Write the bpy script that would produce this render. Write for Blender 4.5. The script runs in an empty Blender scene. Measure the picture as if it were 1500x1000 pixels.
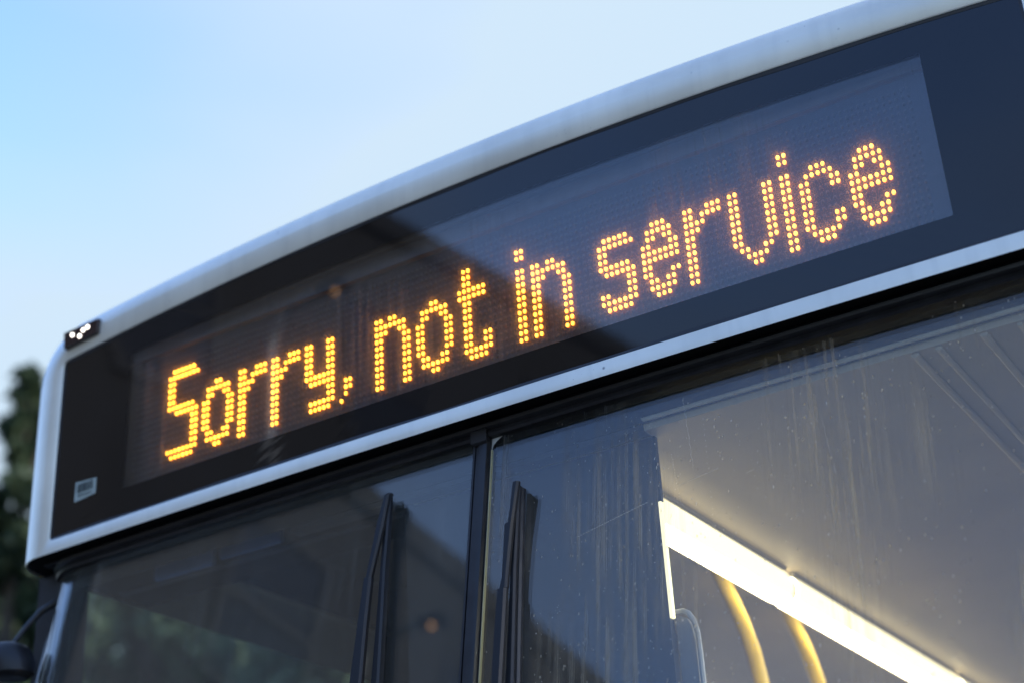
import bpy, math, random
import numpy as np
from mathutils import Vector, Matrix
random.seed(7)
rng = np.random.default_rng(7)
C = bpy.context.scene.collection
SC = bpy.context.scene
PI = math.pi

# ------------------------------------------------------------------ camera
cam_d = bpy.data.cameras.new('camera')
cam = bpy.data.objects.new('camera', cam_d); C.objects.link(cam)
SC.camera = cam
RIGHT = Vector((0.8430197, 0.5352513, -0.0531399))
DOWN = Vector((-0.2825491, 0.3566048, -0.8905049))
FWD = Vector((-0.4576940, 0.7657278, 0.4518597))
M = Matrix((( RIGHT.x, -DOWN.x, -FWD.x, 1.370409),
            ( RIGHT.y, -DOWN.y, -FWD.y, -2.125239),
            ( RIGHT.z, -DOWN.z, -FWD.z, 1.526692),
            (0, 0, 0, 1)))
cam.matrix_world = M
cam_d.sensor_width = 36.0
cam_d.lens = 2295 / 1500 * 36
cam_d.clip_start = 0.05
cam_d.clip_end = 2000
cam_d.dof.use_dof = True
cam_d.dof.focus_distance = (Vector((0.50, 0.03, 2.80)) - M.translation).dot(FWD)
cam_d.dof.aperture_fstop = 1.9
cam_d.dof.aperture_blades = 0

# ------------------------------------------------------------------ world
SUN_EL, SUN_AZ = math.radians(8), math.radians(80)      # low, on the kerbless side of the bus; azimuth from +Y towards +X
w = bpy.data.worlds.new('World'); SC.world = w; w.use_nodes = True
nt = w.node_tree; nt.nodes.clear()
N = nt.nodes.new; L = nt.links.new
out = N('ShaderNodeOutputWorld'); bg = N('ShaderNodeBackground')
sky = N('ShaderNodeTexSky'); sky.sky_type = 'NISHITA'; sky.sun_disc = False
sky.sun_elevation = SUN_EL; sky.sun_rotation = SUN_AZ
sky.air_density = 1.0; sky.dust_density = 0.3; sky.ozone_density = 3.0
tc = N('ShaderNodeTexCoord'); mp = N('ShaderNodeMapping'); mp.inputs['Scale'].default_value = (1.0, 1.0, 2.6)
mp.inputs['Location'].default_value = (3.1, 1.7, 0.4)
no = N('ShaderNodeTexNoise'); no.inputs['Scale'].default_value = 2.2; no.inputs['Detail'].default_value = 3; no.inputs['Roughness'].default_value = .45
rp = N('ShaderNodeMapRange'); rp.inputs[1].default_value = .30; rp.inputs[2].default_value = .72; rp.inputs[3].default_value = -.10; rp.inputs[4].default_value = .42
sx = N('ShaderNodeSeparateXYZ')
# thin bright evening haze ahead of the camera (towards +Y), thinning smoothly overhead and behind
yd = N('ShaderNodeMapRange'); yd.interpolation_type = 'SMOOTHSTEP'; yd.inputs[1].default_value = .28; yd.inputs[2].default_value = .80; yd.inputs[3].default_value = .04; yd.inputs[4].default_value = 1.0
ad = N('ShaderNodeMath'); ad.operation = 'ADD'; ad.use_clamp = True
tint = N('ShaderNodeMix'); tint.data_type = 'RGBA'; tint.blend_type = 'MULTIPLY'; tint.inputs[0].default_value = 1; tint.inputs[7].default_value = (.92, .91, 1.18, 1)
mx = N('ShaderNodeMix'); mx.data_type = 'RGBA'
mx.inputs[7].default_value = (.82, 1.03, 1.23, 1)
L(tc.outputs['Generated'], mp.inputs['Vector']); L(mp.outputs[0], no.inputs['Vector']); L(no.outputs['Fac'], rp.inputs[0])
L(tc.outputs['Generated'], sx.inputs[0]); L(sx.outputs['Y'], yd.inputs[0])
hz = N('ShaderNodeMapRange'); hz.interpolation_type = 'SMOOTHSTEP'; hz.inputs[1].default_value = .60; hz.inputs[2].default_value = .28; hz.inputs[3].default_value = 0; hz.inputs[4].default_value = .55
a2 = N('ShaderNodeMath'); a2.operation = 'ADD'
L(sx.outputs['Z'], hz.inputs[0]); L(rp.outputs[0], a2.inputs[0]); L(hz.outputs[0], a2.inputs[1])
L(a2.outputs[0], ad.inputs[0]); L(yd.outputs[0], ad.inputs[1]); L(ad.outputs[0], mx.inputs[0])
L(sky.outputs[0], tint.inputs[6]); L(tint.outputs[2], mx.inputs[6]); L(mx.outputs[2], bg.inputs['Color'])
bg.inputs['Strength'].default_value = 0.15
L(bg.outputs[0], out.inputs[0])

sun_d = bpy.data.lights.new('sun', 'SUN'); sun_d.energy = 1.0; sun_d.angle = math.radians(20); sun_d.color = (1, .94, .88)
sun = bpy.data.objects.new('sun', sun_d); C.objects.link(sun)
sd = Vector((math.sin(SUN_AZ) * math.cos(SUN_EL), math.cos(SUN_AZ) * math.cos(SUN_EL), math.sin(SUN_EL)))
sun.rotation_euler = sd.to_track_quat('Z', 'Y').to_euler(); sun.location = sd * 50

vs = SC.view_settings
vs.view_transform = 'Standard'; vs.look = 'None'; vs.gamma = 1; vs.use_curve_mapping = False
vs.exposure = 2.40
SC.cycles.use_denoising = True
SC.cycles.max_bounces = 14; SC.cycles.transparent_max_bounces = 24; SC.cycles.glossy_bounces = 6
SC.cycles.sample_clamp_indirect = 6
SC.cycles.use_light_tree = True

# ------------------------------------------------------------------ helpers
class MB:
    def __init__(s): s.v = []; s.f = []; s.m = []
    def add(s, vs_, fs, mi=0):
        o = len(s.v); s.v += [tuple(p) for p in vs_]; s.f += [tuple(i + o for i in f) for f in fs]; s.m += [mi] * len(fs)
        return s
    def box(s, x0, x1, y0, y1, z0, z1, mi=0, bev=0):
        if bev:
            b = bev; vs_ = []; 
            for z, q in ((z0, b), (z0 + b, 0), (z1 - b, 0), (z1, b)):
                for (x, y) in ((x0, y0), (x1, y0), (x1, y1), (x0, y1)):
                    vs_.append((x + (q if x == x0 else -q), y + (q if y == y0 else -q), z))
            fs = [(3, 2, 1, 0), (12, 13, 14, 15)]
            for r in range(3):
                for k in range(4):
                    a = r * 4; fs.append((a + k, a + (k + 1) % 4, a + 4 + (k + 1) % 4, a + 4 + k))
            return s.add(vs_, fs, mi)
        v = [(x0, y0, z0), (x1, y0, z0), (x1, y1, z0), (x0, y1, z0), (x0, y0, z1), (x1, y0, z1), (x1, y1, z1), (x0, y1, z1)]
        return s.add(v, [(3, 2, 1, 0), (4, 5, 6, 7), (0, 1, 5, 4), (1, 2, 6, 5), (2, 3, 7, 6), (3, 0, 4, 7)], mi)
    def tube(s, pts, r, n=10, mi=0, cap=True):
        pts = [Vector(p) for p in pts]; rr = r if isinstance(r, (list, tuple)) else [r] * len(pts)
        vs_ = []; up = None
        for i, p in enumerate(pts):
            t = (pts[min(i + 1, len(pts) - 1)] - pts[max(i - 1, 0)]).normalized()
            if up is None: up = t.orthogonal().normalized()
            up = (up - t * up.dot(t)).normalized(); b = t.cross(up)
            for k in range(n):
                a = 2 * PI * k / n; vs_.append(p + (up * math.cos(a) + b * math.sin(a)) * rr[i])
        fs = [(i * n + k, i * n + (k + 1) % n, (i + 1) * n + (k + 1) % n, (i + 1) * n + k) for i in range(len(pts) - 1) for k in range(n)]
        if cap: fs += [tuple(range(n))[::-1], tuple((len(pts) - 1) * n + k for k in range(n))]
        return s.add(vs_, fs, mi)
    def loft(s, rings, closed=True, mi=0, cap=False):
        n = len(rings[0]); vs_ = [p for r in rings for p in r]; fs = []
        for i in range(len(rings) - 1):
            for k in range(n if closed else n - 1):
                fs.append((i * n + k, i * n + (k + 1) % n, (i + 1) * n + (k + 1) % n, (i + 1) * n + k))
        if cap: fs += [tuple(range(n))[::-1], tuple((len(rings) - 1) * n + k for k in range(n))]
        return s.add(vs_, fs, mi)
    def build(s, name, mats, parent=None, smooth=False, angle=35):
        me = bpy.data.meshes.new(name); me.from_pydata(s.v, [], s.f)
        mats = mats if isinstance(mats, (list, tuple)) else [mats]
        for m in mats: me.materials.append(m)
        if len(mats) > 1: me.polygons.foreach_set('material_index', s.m)
        if smooth:
            me.polygons.foreach_set('use_smooth', [True] * len(me.polygons))
            me.update()
            try: me.set_sharp_from_angle(angle=math.radians(angle))
            except Exception: pass
        me.update()
        o = bpy.data.objects.new(name, me); C.objects.link(o)
        if parent is not None: o.parent = parent
        return o

def fixn(o):
    import bmesh
    bm = bmesh.new(); bm.from_mesh(o.data); bmesh.ops.recalc_face_normals(bm, faces=bm.faces[:]); bm.to_mesh(o.data); bm.free()
    return o
def tag(o, label, cat, group=None):
    o['label'] = label; o['category'] = cat
    if group: o['group'] = group
    return o
def empty(name, loc, label, cat, group=None):
    o = bpy.data.objects.new(name, None); C.objects.link(o); o.location = loc; o.empty_display_size = .1
    return tag(o, label, cat, group)

def mat(name):
    m = bpy.data.materials.new(name); m.use_nodes = True; t = m.node_tree
    return m, t, t.nodes['Principled BSDF'], t.nodes['Material Output']
def node(t, typ, **kw):
    n = t.nodes.new(typ)
    for k_, v in kw.items(): setattr(n, k_, v)
    return n
def noisy(name, base, rough, var=.15, scale=8, spec=.5, rvar=.1, bump=0, detail=4, stretch=(1, 1, 1), coat=0, metal=0, dark=None, dfac=.5):
    m, t, p, o = mat(name)
    tcn = node(t, 'ShaderNodeTexCoord'); mpn = node(t, 'ShaderNodeMapping'); mpn.inputs['Scale'].default_value = stretch
    nn = node(t, 'ShaderNodeTexNoise'); nn.inputs['Scale'].default_value = scale; nn.inputs['Detail'].default_value = detail
    t.links.new(tcn.outputs['Object'], mpn.inputs[0]); t.links.new(mpn.outputs[0], nn.inputs['Vector'])
    mxn = node(t, 'ShaderNodeMix', data_type='RGBA')
    d = dark if dark else tuple(c * (1 - var) for c in base)
    mxn.inputs[6].default_value = (*d, 1); mxn.inputs[7].default_value = (*[min(1, c * (1 + var * (0 if dark else 1))) for c in base], 1)
    rng_ = node(t, 'ShaderNodeMapRange'); rng_.inputs[1].default_value = dfac - .2; rng_.inputs[2].default_value = dfac + .2
    t.links.new(nn.outputs['Fac'], rng_.inputs[0]); t.links.new(rng_.outputs[0], mxn.inputs[0]); t.links.new(mxn.outputs[2], p.inputs['Base Color'])
    rr = node(t, 'ShaderNodeMapRange'); rr.inputs[3].default_value = max(0.02, rough - rvar); rr.inputs[4].default_value = rough + rvar
    t.links.new(nn.outputs['Fac'], rr.inputs[0]); t.links.new(rr.outputs[0], p.inputs['Roughness'])
    p.inputs['Specular IOR Level'].default_value = spec; p.inputs['Coat Weight'].default_value = coat; p.inputs['Coat Roughness'].default_value = .05
    p.inputs['Metallic'].default_value = metal
    if bump:
        b = node(t, 'ShaderNodeBump'); b.inputs['Strength'].default_value = bump; b.inputs['Distance'].default_value = .004
        t.links.new(nn.outputs['Fac'], b.inputs['Height']); t.links.new(b.outputs[0], p.inputs['Normal'])
    return m
def emit(name, col, s):
    m, t, p, o = mat(name)
    p.inputs['Base Color'].default_value = (*[min(.8, c) for c in col], 1); p.inputs['Emission Color'].default_value = (*col, 1); p.inputs['Emission Strength'].default_value = s
    p.inputs['Roughness'].default_value = .3
    return m

def fresnel(t, ior=1.62):
    g = node(t, 'ShaderNodeNewGeometry'); mr = node(t, 'ShaderNodeMapRange'); mr.inputs[3].default_value = ior; mr.inputs[4].default_value = 1 / ior
    f = node(t, 'ShaderNodeFresnel'); t.links.new(g.outputs['Backfacing'], mr.inputs[0]); t.links.new(mr.outputs[0], f.inputs['IOR'])
    return f
def glass(name, tint=(.95, .97, .97), dirt=0.0, haze=.006, rough=0.0, dirt_albedo=.6, trans=.6, ior=1.62):
    """thin clear sheet: Fresnel mirror over plain transmission, plus dried dirt: runs, specks and an even film"""
    m, t, p, o = mat(name); t.nodes.remove(p); k = t.links.new
    tr = node(t, 'ShaderNodeBsdfTransparent'); tr.inputs[0].default_value = (*tint, 1)
    gl = node(t, 'ShaderNodeBsdfGlossy'); gl.inputs['Roughness'].default_value = rough
    mxs = node(t, 'ShaderNodeMixShader'); f = fresnel(t, ior); k(f.outputs[0], mxs.inputs[0]); k(tr.outputs[0], mxs.inputs[1]); k(gl.outputs[0], mxs.inputs[2])
    df = node(t, 'ShaderNodeBsdfDiffuse'); df.inputs[0].default_value = (dirt_albedo, dirt_albedo, dirt_albedo * .95, 1)
    tl = node(t, 'ShaderNodeBsdfTranslucent'); tl.inputs[0].default_value = (.75, .74, .7, 1)
    dm = node(t, 'ShaderNodeMixShader'); dm.inputs[0].default_value = trans; k(df.outputs[0], dm.inputs[1]); k(tl.outputs[0], dm.inputs[2])
    fin = node(t, 'ShaderNodeMixShader'); k(mxs.outputs[0], fin.inputs[1]); k(dm.outputs[0], fin.inputs[2]); k(fin.outputs[0], o.inputs[0])
    fac = node(t, 'ShaderNodeValue'); fac.outputs[0].default_value = haze; cur = fac.outputs[0]
    if dirt:
        tcn = node(t, 'ShaderNodeTexCoord')
        def layer(scale, loc, nscale, lo, hi, amt, detail=3, gate=None, kind='noise'):
            mpn = node(t, 'ShaderNodeMapping'); mpn.inputs['Scale'].default_value = scale; mpn.inputs['Location'].default_value = loc
            k(tcn.outputs['Object'], mpn.inputs[0])
            if kind == 'noise':
                n = node(t, 'ShaderNodeTexNoise'); n.inputs['Scale'].default_value = nscale; n.inputs['Detail'].default_value = detail; n.inputs['Distortion'].default_value = .15
                src = n.outputs['Fac']
            else:
                n = node(t, 'ShaderNodeTexVoronoi'); n.inputs['Scale'].default_value = nscale; n.inputs['Randomness'].default_value = 1; src = n.outputs['Distance']
            k(mpn.outputs[0], n.inputs['Vector'])
            mr = node(t, 'ShaderNodeMapRange'); mr.inputs[1].default_value = lo; mr.inputs[2].default_value = hi; mr.inputs[4].default_value = amt
            k(src, mr.inputs[0]); res = mr.outputs[0]
            if gate is not None:
                ml = node(t, 'ShaderNodeMath', operation='MULTIPLY'); k(res, ml.inputs[0]); k(gate, ml.inputs[1]); res = ml.outputs[0]
            return res
        def plus(a, b):
            n = node(t, 'ShaderNodeMath', operation='ADD', use_clamp=True); k(a, n.inputs[0]); k(b, n.inputs[1]); return n.outputs[0]
        g1 = layer((1, 1, .35), (2.3, 0, .7), 4.5, .46, .62, 1.0, 2)
        g2 = layer((1, 1, 1), (5.3, 0, 3.7), 9, .42, .66, 1.0, 2)
        cur = plus(cur, layer((95, 5, 2.2), (0, 0, 0), 1.0, .52, .78, .42 * dirt, 4, g1))
        cur = plus(cur, layer((240, 5, 3.5), (4, 0, 0), 1.0, .58, .78, .5 * dirt, 2, g1))
        cur = plus(cur, layer((1, 1, .55), (0, 0, 0), 70, .13, .05, .75 * dirt, 2, g2, 'vor'))
        cur = plus(cur, layer((1, 1, .3), (7, 0, 1), 38, .045, .02, .9 * dirt, 2, None, 'vor'))
        cur = plus(cur, layer((1, 1, 1), (1, 2, 0), 3.0, .4, .75, .022 * dirt, 4))
    k(cur, fin.inputs[0])
    return m

PAINT = noisy('silver_white_paint', (.90, .86, .73), .36, var=.10, scale=5.0, rvar=.10, coat=.08, detail=6, metal=.32)
# small dark chips and smears on the paint
def add_specks(m, scale, amt, lo=.10, hi=.03):
    t = m.node_tree; p = t.nodes['Principled BSDF']; k = t.links.new
    src = p.inputs['Base Color'].links[0].from_socket
    tcn = node(t, 'ShaderNodeTexCoord'); v = node(t, 'ShaderNodeTexVoronoi'); v.inputs['Scale'].default_value = scale
    n = node(t, 'ShaderNodeTexNoise'); n.inputs['Scale'].default_value = 6; n.inputs['Detail'].default_value = 2
    k(tcn.outputs['Object'], v.inputs['Vector']); k(tcn.outputs['Object'], n.inputs['Vector'])
    a = node(t, 'ShaderNodeMapRange'); a.inputs[1].default_value = lo; a.inputs[2].default_value = hi; a.inputs[4].default_value = amt
    g = node(t, 'ShaderNodeMapRange'); g.inputs[1].default_value = .52; g.inputs[2].default_value = .62
    k(v.outputs['Distance'], a.inputs[0]); k(n.outputs['Fac'], g.inputs[0])
    ml = node(t, 'ShaderNodeMath', operation='MULTIPLY'); k(a.outputs[0], ml.inputs[0]); k(g.outputs[0], ml.inputs[1])
    mxn = node(t, 'ShaderNodeMix', data_type='RGBA'); mxn.inputs[7].default_value = (.12, .11, .10, 1)
    k(ml.outputs[0], mxn.inputs[0]); k(src, mxn.inputs[6]); k(mxn.outputs[2], p.inputs['Base Color'])
add_specks(PAINT, 28, .75); add_specks(PAINT, 75, .5, .12, .05)
def add_runs(m, amt):
    # rain-washed grime: faint vertical runs plus soft dull patches
    t = m.node_tree; p = t.nodes['Principled BSDF']; k = t.links.new
    src = p.inputs['Base Color'].links[0].from_socket
    tcn = node(t, 'ShaderNodeTexCoord'); mpn = node(t, 'ShaderNodeMapping'); mpn.inputs['Scale'].default_value = (34, 34, 1.6)
    n = node(t, 'ShaderNodeTexNoise'); n.inputs['Scale'].default_value = 1.0; n.inputs['Detail'].default_value = 5; n.inputs['Distortion'].default_value = .3
    n2 = node(t, 'ShaderNodeTexNoise'); n2.inputs['Scale'].default_value = 3.2; n2.inputs['Detail'].default_value = 4
    k(tcn.outputs['Object'], mpn.inputs[0]); k(mpn.outputs[0], n.inputs['Vector']); k(tcn.outputs['Object'], n2.inputs['Vector'])
    a = node(t, 'ShaderNodeMapRange'); a.inputs[1].default_value = .50; a.inputs[2].default_value = .76; a.inputs[4].default_value = amt
    b_ = node(t, 'ShaderNodeMapRange'); b_.inputs[1].default_value = .42; b_.inputs[2].default_value = .68; b_.inputs[4].default_value = amt * .55
    k(n.outputs['Fac'], a.inputs[0]); k(n2.outputs['Fac'], b_.inputs[0])
    ad_ = node(t, 'ShaderNodeMath', operation='ADD', use_clamp=True); k(a.outputs[0], ad_.inputs[0]); k(b_.outputs[0], ad_.inputs[1])
    mxn = node(t, 'ShaderNodeMix', data_type='RGBA'); mxn.inputs[7].default_value = (.33, .31, .27, 1)
    k(ad_.outputs[0], mxn.inputs[0]); k(src, mxn.inputs[6]); k(mxn.outputs[2], p.inputs['Base Color'])
add_runs(PAINT, .13)
RUBBER = noisy('black_rubber', (.016, .015, .016), .38, var=.3, scale=30, rvar=.12, spec=.45, bump=.05)
BLACKP = noisy('black_plastic', (.014, .014, .016), .45, var=.2, scale=20, spec=.4)
WIPERM = noisy('wiper_black_paint', (.012, .012, .014), .42, var=.05, scale=40, spec=.35, rvar=.04)
FRIT = noisy('black_printed_glass', (.006, .006, .007), .03, var=.3, scale=5, rvar=.02, spec=.5)
VOID = noisy('matt_black', (.006, .006, .006), .8, var=.1, spec=.1)
CLEAR = glass('display_clear_glass', (.95, .96, .97), dirt=.3, haze=.010)
COVER = glass('polycarbonate_cover', (.97, .97, .98), haze=.045, rough=.12, trans=.98, ior=1.22)
WSG = glass('windscreen_glass', (.92, .95, .95), dirt=1.5, haze=.045, trans=.88)
WSC = glass('driver_windscreen_glass', (.92, .95, .94), dirt=.22, haze=.040, trans=.35)
SIDEG = glass('side_window_glass', (.93, .95, .94), haze=.004)

# ------------------------------------------------------------------ ground and street
G = 'structure'
def struct(o): o['kind'] = 'structure'; return o
ASPH = noisy('asphalt', (.05, .05, .052), .85, var=.35, scale=40, bump=.4, detail=8, spec=.3)
PAVE = noisy('paving_concrete', (.27, .26, .25), .85, var=.2, scale=6, detail=8, spec=.3)
GRASS = noisy('grass_ground', (.06, .085, .035), .9, var=.4, scale=3, detail=8, spec=.2)
b = MB(); b.add([(-400, -400, -.06), (400, -400, -.06), (400, 400, -.06), (-400, 400, -.06)], [(0, 1, 2, 3)]); struct(b.build('ground', GRASS))
b = MB(); b.box(-3.4, 9.0, -200, 200, -.05, 0); struct(b.build('road', ASPH))
b = MB(); b.box(-6.9, -3.55, -200, 200, -.05, .12); struct(b.build('pavement', PAVE))
b = MB(); b.box(-3.55, -3.4, -200, 200, -.05, .13, bev=.01); struct(b.build('kerb', noisy('granite_kerb', (.33, .32, .31), .7, var=.2, scale=30)))

# ------------------------------------------------------------------ the bus
bus = empty('city_bus', (0, 0, 0), 'white city bus with lit amber destination display reading Sorry, not in service', 'bus')
def bow(x): return .0146 * x * x
ZB, ZT, ARCH = 2.661, 3.152, .0385

def loop(x0, x1, zb, zt, rad_t, rad_b, arch, ne=40, nc=8):
    """closed loop of (x, z, nx, nz): bottom edge left to right, then up, over and down, with an arched top"""
    P = []
    def arc(cx, cz, r, a0, a1):
        for i in range(nc + 1):
            a = a0 + (a1 - a0) * i / nc; P.append((cx + r * math.cos(a), cz + r * math.sin(a), math.cos(a), math.sin(a)))
    def line(xa, za, xb, zb_, n, nx, nz):
        for i in range(1, n): P.append((xa + (xb - xa) * i / n, za + (zb_ - za) * i / n, nx, nz))
    arc(x0 + rad_b, zb + rad_b, rad_b, PI, 1.5 * PI)
    line(x0 + rad_b, zb, x1 - rad_b, zb, ne, 0, -1)
    arc(x1 - rad_b, zb + rad_b, rad_b, 1.5 * PI, 2 * PI)
    line(x1, zb + rad_b, x1, zt - rad_t, 8, 1, 0)
    arc(x1 - rad_t, zt - rad_t, rad_t, 0, PI / 2)
    line(x1 - rad_t, zt, x0 + rad_t, zt, ne, 0, 1)
    arc(x0 + rad_t, zt - rad_t, rad_t, PI / 2, PI)
    line(x0, zt - rad_t, x0, zb + rad_b, 8, -1, 0)
    return [(x, z - arch * x * x * (z - zb) / (zt - zb), nx, nz) for x, z, nx, nz in P]
NC, NE = 8, 40
OUT = loop(-1.10, 1.10, ZB, ZT + .045, .085, .004, ARCH)
HOLE = loop(-1.067, 1.067, 2.690, ZT, .014, .010, ARCH)
def at_y(lp, dy): return [(x, bow(x) + dy, z) for x, z, _, _ in lp]
i_open0 = (NC + 1) + (NE - 1) + 0        # first point of the bottom right corner
openi = list(range(i_open0, len(OUT))) + list(range(0, NC + 1))   # bottom right corner, up, over, down to the bottom left corner
def ring_round(th):
    R = []
    for i in openi:
        x, z, nx, nz = OUT[i]
        if nz < 0: nx, nz = (1 if x > 0 else -1), 0
        r = .06 + .03 * abs(nx)
        R.append((x + nx * r * math.sin(th), bow(x) + r * (1 - math.cos(th)), z + nz * r * math.sin(th)))
    return R
b = MB()
b.loft([at_y(HOLE, .012), at_y(HOLE, .0015), [(x + nx * .002, bow(x), z + nz * .002) for x, z, nx, nz in HOLE], at_y(OUT, 0)])
rings = [ring_round(PI / 2 * i / 8) for i in range(9)]
back = [[(p[0], y, p[2]) for p in rings[-1]] for y in (.2, .42)]
b.loft(rings + back, closed=False)
cowl = b.build('front_cowl', PAINT, bus, smooth=True, angle=50); fixn(cowl)
b = MB(); e = rings[-1]
roof_ring = [(p[0], .423, p[2]) for p in e]
b.loft([roof_ring, [(p[0], 9.4, p[2]) for p in e], [(p[0] * .97, 9.5, ZB + (p[2] - ZB) * .93) for p in e]], closed=False)
b.build('roof', PAINT, bus, smooth=True, angle=50)
# black underside of the cowl, tucked up behind the lower white band
b = MB(); ends = [rings[i][-1] for i in range(9)]      # left end, front to back
endsR = [rings[i][0] for i in range(9)]
poly = [(p[0] + .002, p[1] + .002, ZB + .003) for p in ends] + [(-1.18, .42, ZB + .003), (1.18, .42, ZB + .003)] + [(p[0] - .002, p[1] + .002, ZB + .003) for p in endsR[::-1]]
xs = np.linspace(1.09, -1.09, 24)
poly += [(x, bow(x) + .004, ZB + .003) for x in xs]
b.add(poly, [tuple(range(len(poly)))]); b.build('cowl_underside', VOID, bus)

# black printed front glass with a clear window in it
W = loop(-.861, .894, 2.753, 3.084, .004, .004, .03)
GH = loop(-1.0655, 1.0655, 2.6915, ZT - .0015, .013, .009, ARCH)
b = MB(); b.loft([at_y(GH, .004), at_y(W, .004)]); b.loft([at_y(GH, .004), at_y(GH, .009)])
dg = b.build('display_glass', FRIT, bus); fixn(dg)
b = MB()
wx = np.linspace(-.861, .894, 41); wz = np.linspace(0, 1, 3)
def wtop(x): return 3.084 - .03 * x * x
for dy, flip in ((.004, 0), (.008, 1)):
    vsx = [(x, bow(x) + dy, 2.753 + (wtop(x) - 2.753) * v) for v in wz for x in wx]; fs = []
    for r in range(2):
        for c_ in range(40):
            a = r * 41 + c_; q = (a, a + 1, a + 42, a + 41); fs.append(q[::-1] if flip else q)
    b.add(vsx, fs)
b.build('display_window', CLEAR, bus, smooth=True)
# rubber seal round the glass, thicker and slightly wavy along the top and bottom
b = MB(); S1 = []; S2 = []
for i, (x, z, nx, nz) in enumerate(HOLE):
    wv = .0035 + .0022 * math.sin(x * 5.1 + nz) * math.sin(x * 13 + 2)
    S1.append((x, bow(x) + .0022, z)); S2.append((x - nx * (wv + .002), bow(x) + .0035, z - nz * (wv + .003)))
b.loft([S1, S2]); b.build('glass_seal', RUBBER, bus, smooth=True)

# LED matrix -----------------------------------------------------------------
PX, PZ, BY = .0107666, .014, .05
disp = MB(); disp.box(-.93, .93, BY + .002, BY + .05, 2.70, 3.12)
BOARD = noisy('circuit_board_black', (.018, .021, .030), .55, var=.25, scale=60, spec=.4)
display = disp.build('destination_display', BOARD, bus)
b = MB(); b.box(-1.06, 1.06, .30, .31, 2.68, 3.10); b.box(-1.06, 1.06, .030, .30, 2.672, 2.682); b.box(-1.06, 1.06, .030, .30, 3.088, 3.094)
b.build('display_housing', BLACKP, bus)
b = MB(); b.box(-.90, .93, BY - .012, BY + .002, 3.052, 3.085); b.box(-.90, .93, BY - .012, BY + .002, 2.742, 2.762)
b.build('matrix_frame', noisy('anodised_grey', (.10, .10, .11), .5, var=.1, scale=30, metal=.3), display)

b = MB(); b.box(-.90, .92, BY - .0105, BY - .0085, 2.7625, 3.0515); b.build('matrix_cover', COVER, display)
GL = {
 'S': {0: '1-6', 1: '0-7', 2: '0,1', 3: '0,1', 4: '0,1', 5: '0,1', 6: '0-6', 7: '2-7', 8: '6,7', 9: '6,7', 10: '6,7', 11: '6,7', 12: '6,7', 13: '0-7', 14: '1-6'},
 'o': {4: '3,4', 5: '1-6', 6: '1,2,5,6', 7: '0,1,6,7', 8: '0,1,6,7', 9: '0,1,6,7', 10: '0,1,6,7', 11: '0,1,6,7', 12: '1,2,5,6', 13: '1-6', 14: '3,4'},
 'r': {4: '0,1,4-6', 5: '0,1,3-6', 6: '0-3', 7: '0-2', **{i: '0,1' for i in range(8, 15)}},
 'y': {**{i: '0,1,5,6' for i in range(4, 9)}, 9: '0-6', 10: '1-6', 11: '5,6', 12: '5,6', 13: '1-6', 14: '1-5'},
 ',': {11: '1,2', 12: '1,2', 13: '1', 14: '0'},
 'n': {4: '0,1,3,4', 5: '0-6', 6: '0-2,5,6', **{i: '0,1,6,7' for i in range(7, 15)}},
 't': {1: '1,2', 2: '1,2', 3: '1,2', 4: '0-5', 5: '0-5', **{i: '1,2' for i in range(6, 11)}, 11: '1,2,5,6', 12: '1,2,5,6', 13: '1-6', 14: '2-5'},
 'i': {i: '0,1' for i in range(4, 15)},
 '.': {1: '0,1', 2: '0,1'},
 's': {4: '1-5', 5: '0-6', 6: '0,1', 7: '0,1', 8: '0-5', 9: '1-6', 10: '5,6', 11: '5,6', 12: '0,1,5,6', 13: '0-6', 14: '1-5'},
 'e': {4: '2-4', 5: '1-5', 6: '1,2,4,5', 7: '0,1,5,6', 8: '0-6', 9: '0-6', 10: '0,1', 11: '0,1,5,6', 12: '1,2,4,5', 13: '1-5', 14: '2-4'},
 'v': {**{i: '0,1,6,7' for i in range(4, 12)}, 12: '1,2,5,6', 13: '2-5', 14: '3,4'},
 'c': {4: '2-4', 5: '1-5', 6: '0,1,5,6', 7: '0,1,5,6', 8: '0,1', 9: '0,1', 10: '0,1', 11: '0,1,5,6', 12: '0,1,5,6', 13: '1-5', 14: '2-4'},
}
TEXT = [('S', 0), ('o', 9), ('r', 18), ('r', 26), ('y', 34), (',', 42), ('n', 50), ('o', 59), ('t', 68), ('i', 80), ('.', 80), ('n', 83),
        ('s', 96), ('e', 104), ('r', 112), ('v', 120), ('i', 129), ('.', 129), ('c', 132), ('e', 140)]
def cols(s):
    for q in s.split(','):
        if '-' in q:
            a, c_ = q.split('-'); yield from range(int(a), int(c_) + 1)
        else: yield int(q)
LED_TIP = emit('amber_led_lit', (1.0, .36, .024), 3.2)
LED_SIDE = emit('amber_led_lens_side', (1.0, .17, .006), .5)
def flicker(m):
    t = m.node_tree; p = t.nodes['Principled BSDF']; k = t.links.new; base = p.inputs['Emission Strength'].default_value
    g = node(t, 'ShaderNodeNewGeometry'); sn = node(t, 'ShaderNodeVectorMath', operation='SNAP'); of = node(t, 'ShaderNodeVectorMath', operation='ADD'); wn = node(t, 'ShaderNodeTexWhiteNoise')
    of.inputs[1].default_value = (71.5 * PX + PX / 2, 5.0, -3.0 + PZ / 2); sn.inputs[1].default_value = (PX, 10.0, PZ)
    mr = node(t, 'ShaderNodeMapRange'); mr.inputs[3].default_value = base * .62; mr.inputs[4].default_value = base * 1.15
    k(g.outputs['Position'], of.inputs[0]); k(of.outputs[0], sn.inputs[0]); k(sn.outputs[0], wn.inputs['Vector']); k(wn.outputs['Value'], mr.inputs[0]); k(mr.outputs[0], p.inputs['Emission Strength'])
flicker(LED_TIP); flicker(LED_SIDE)
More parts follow.
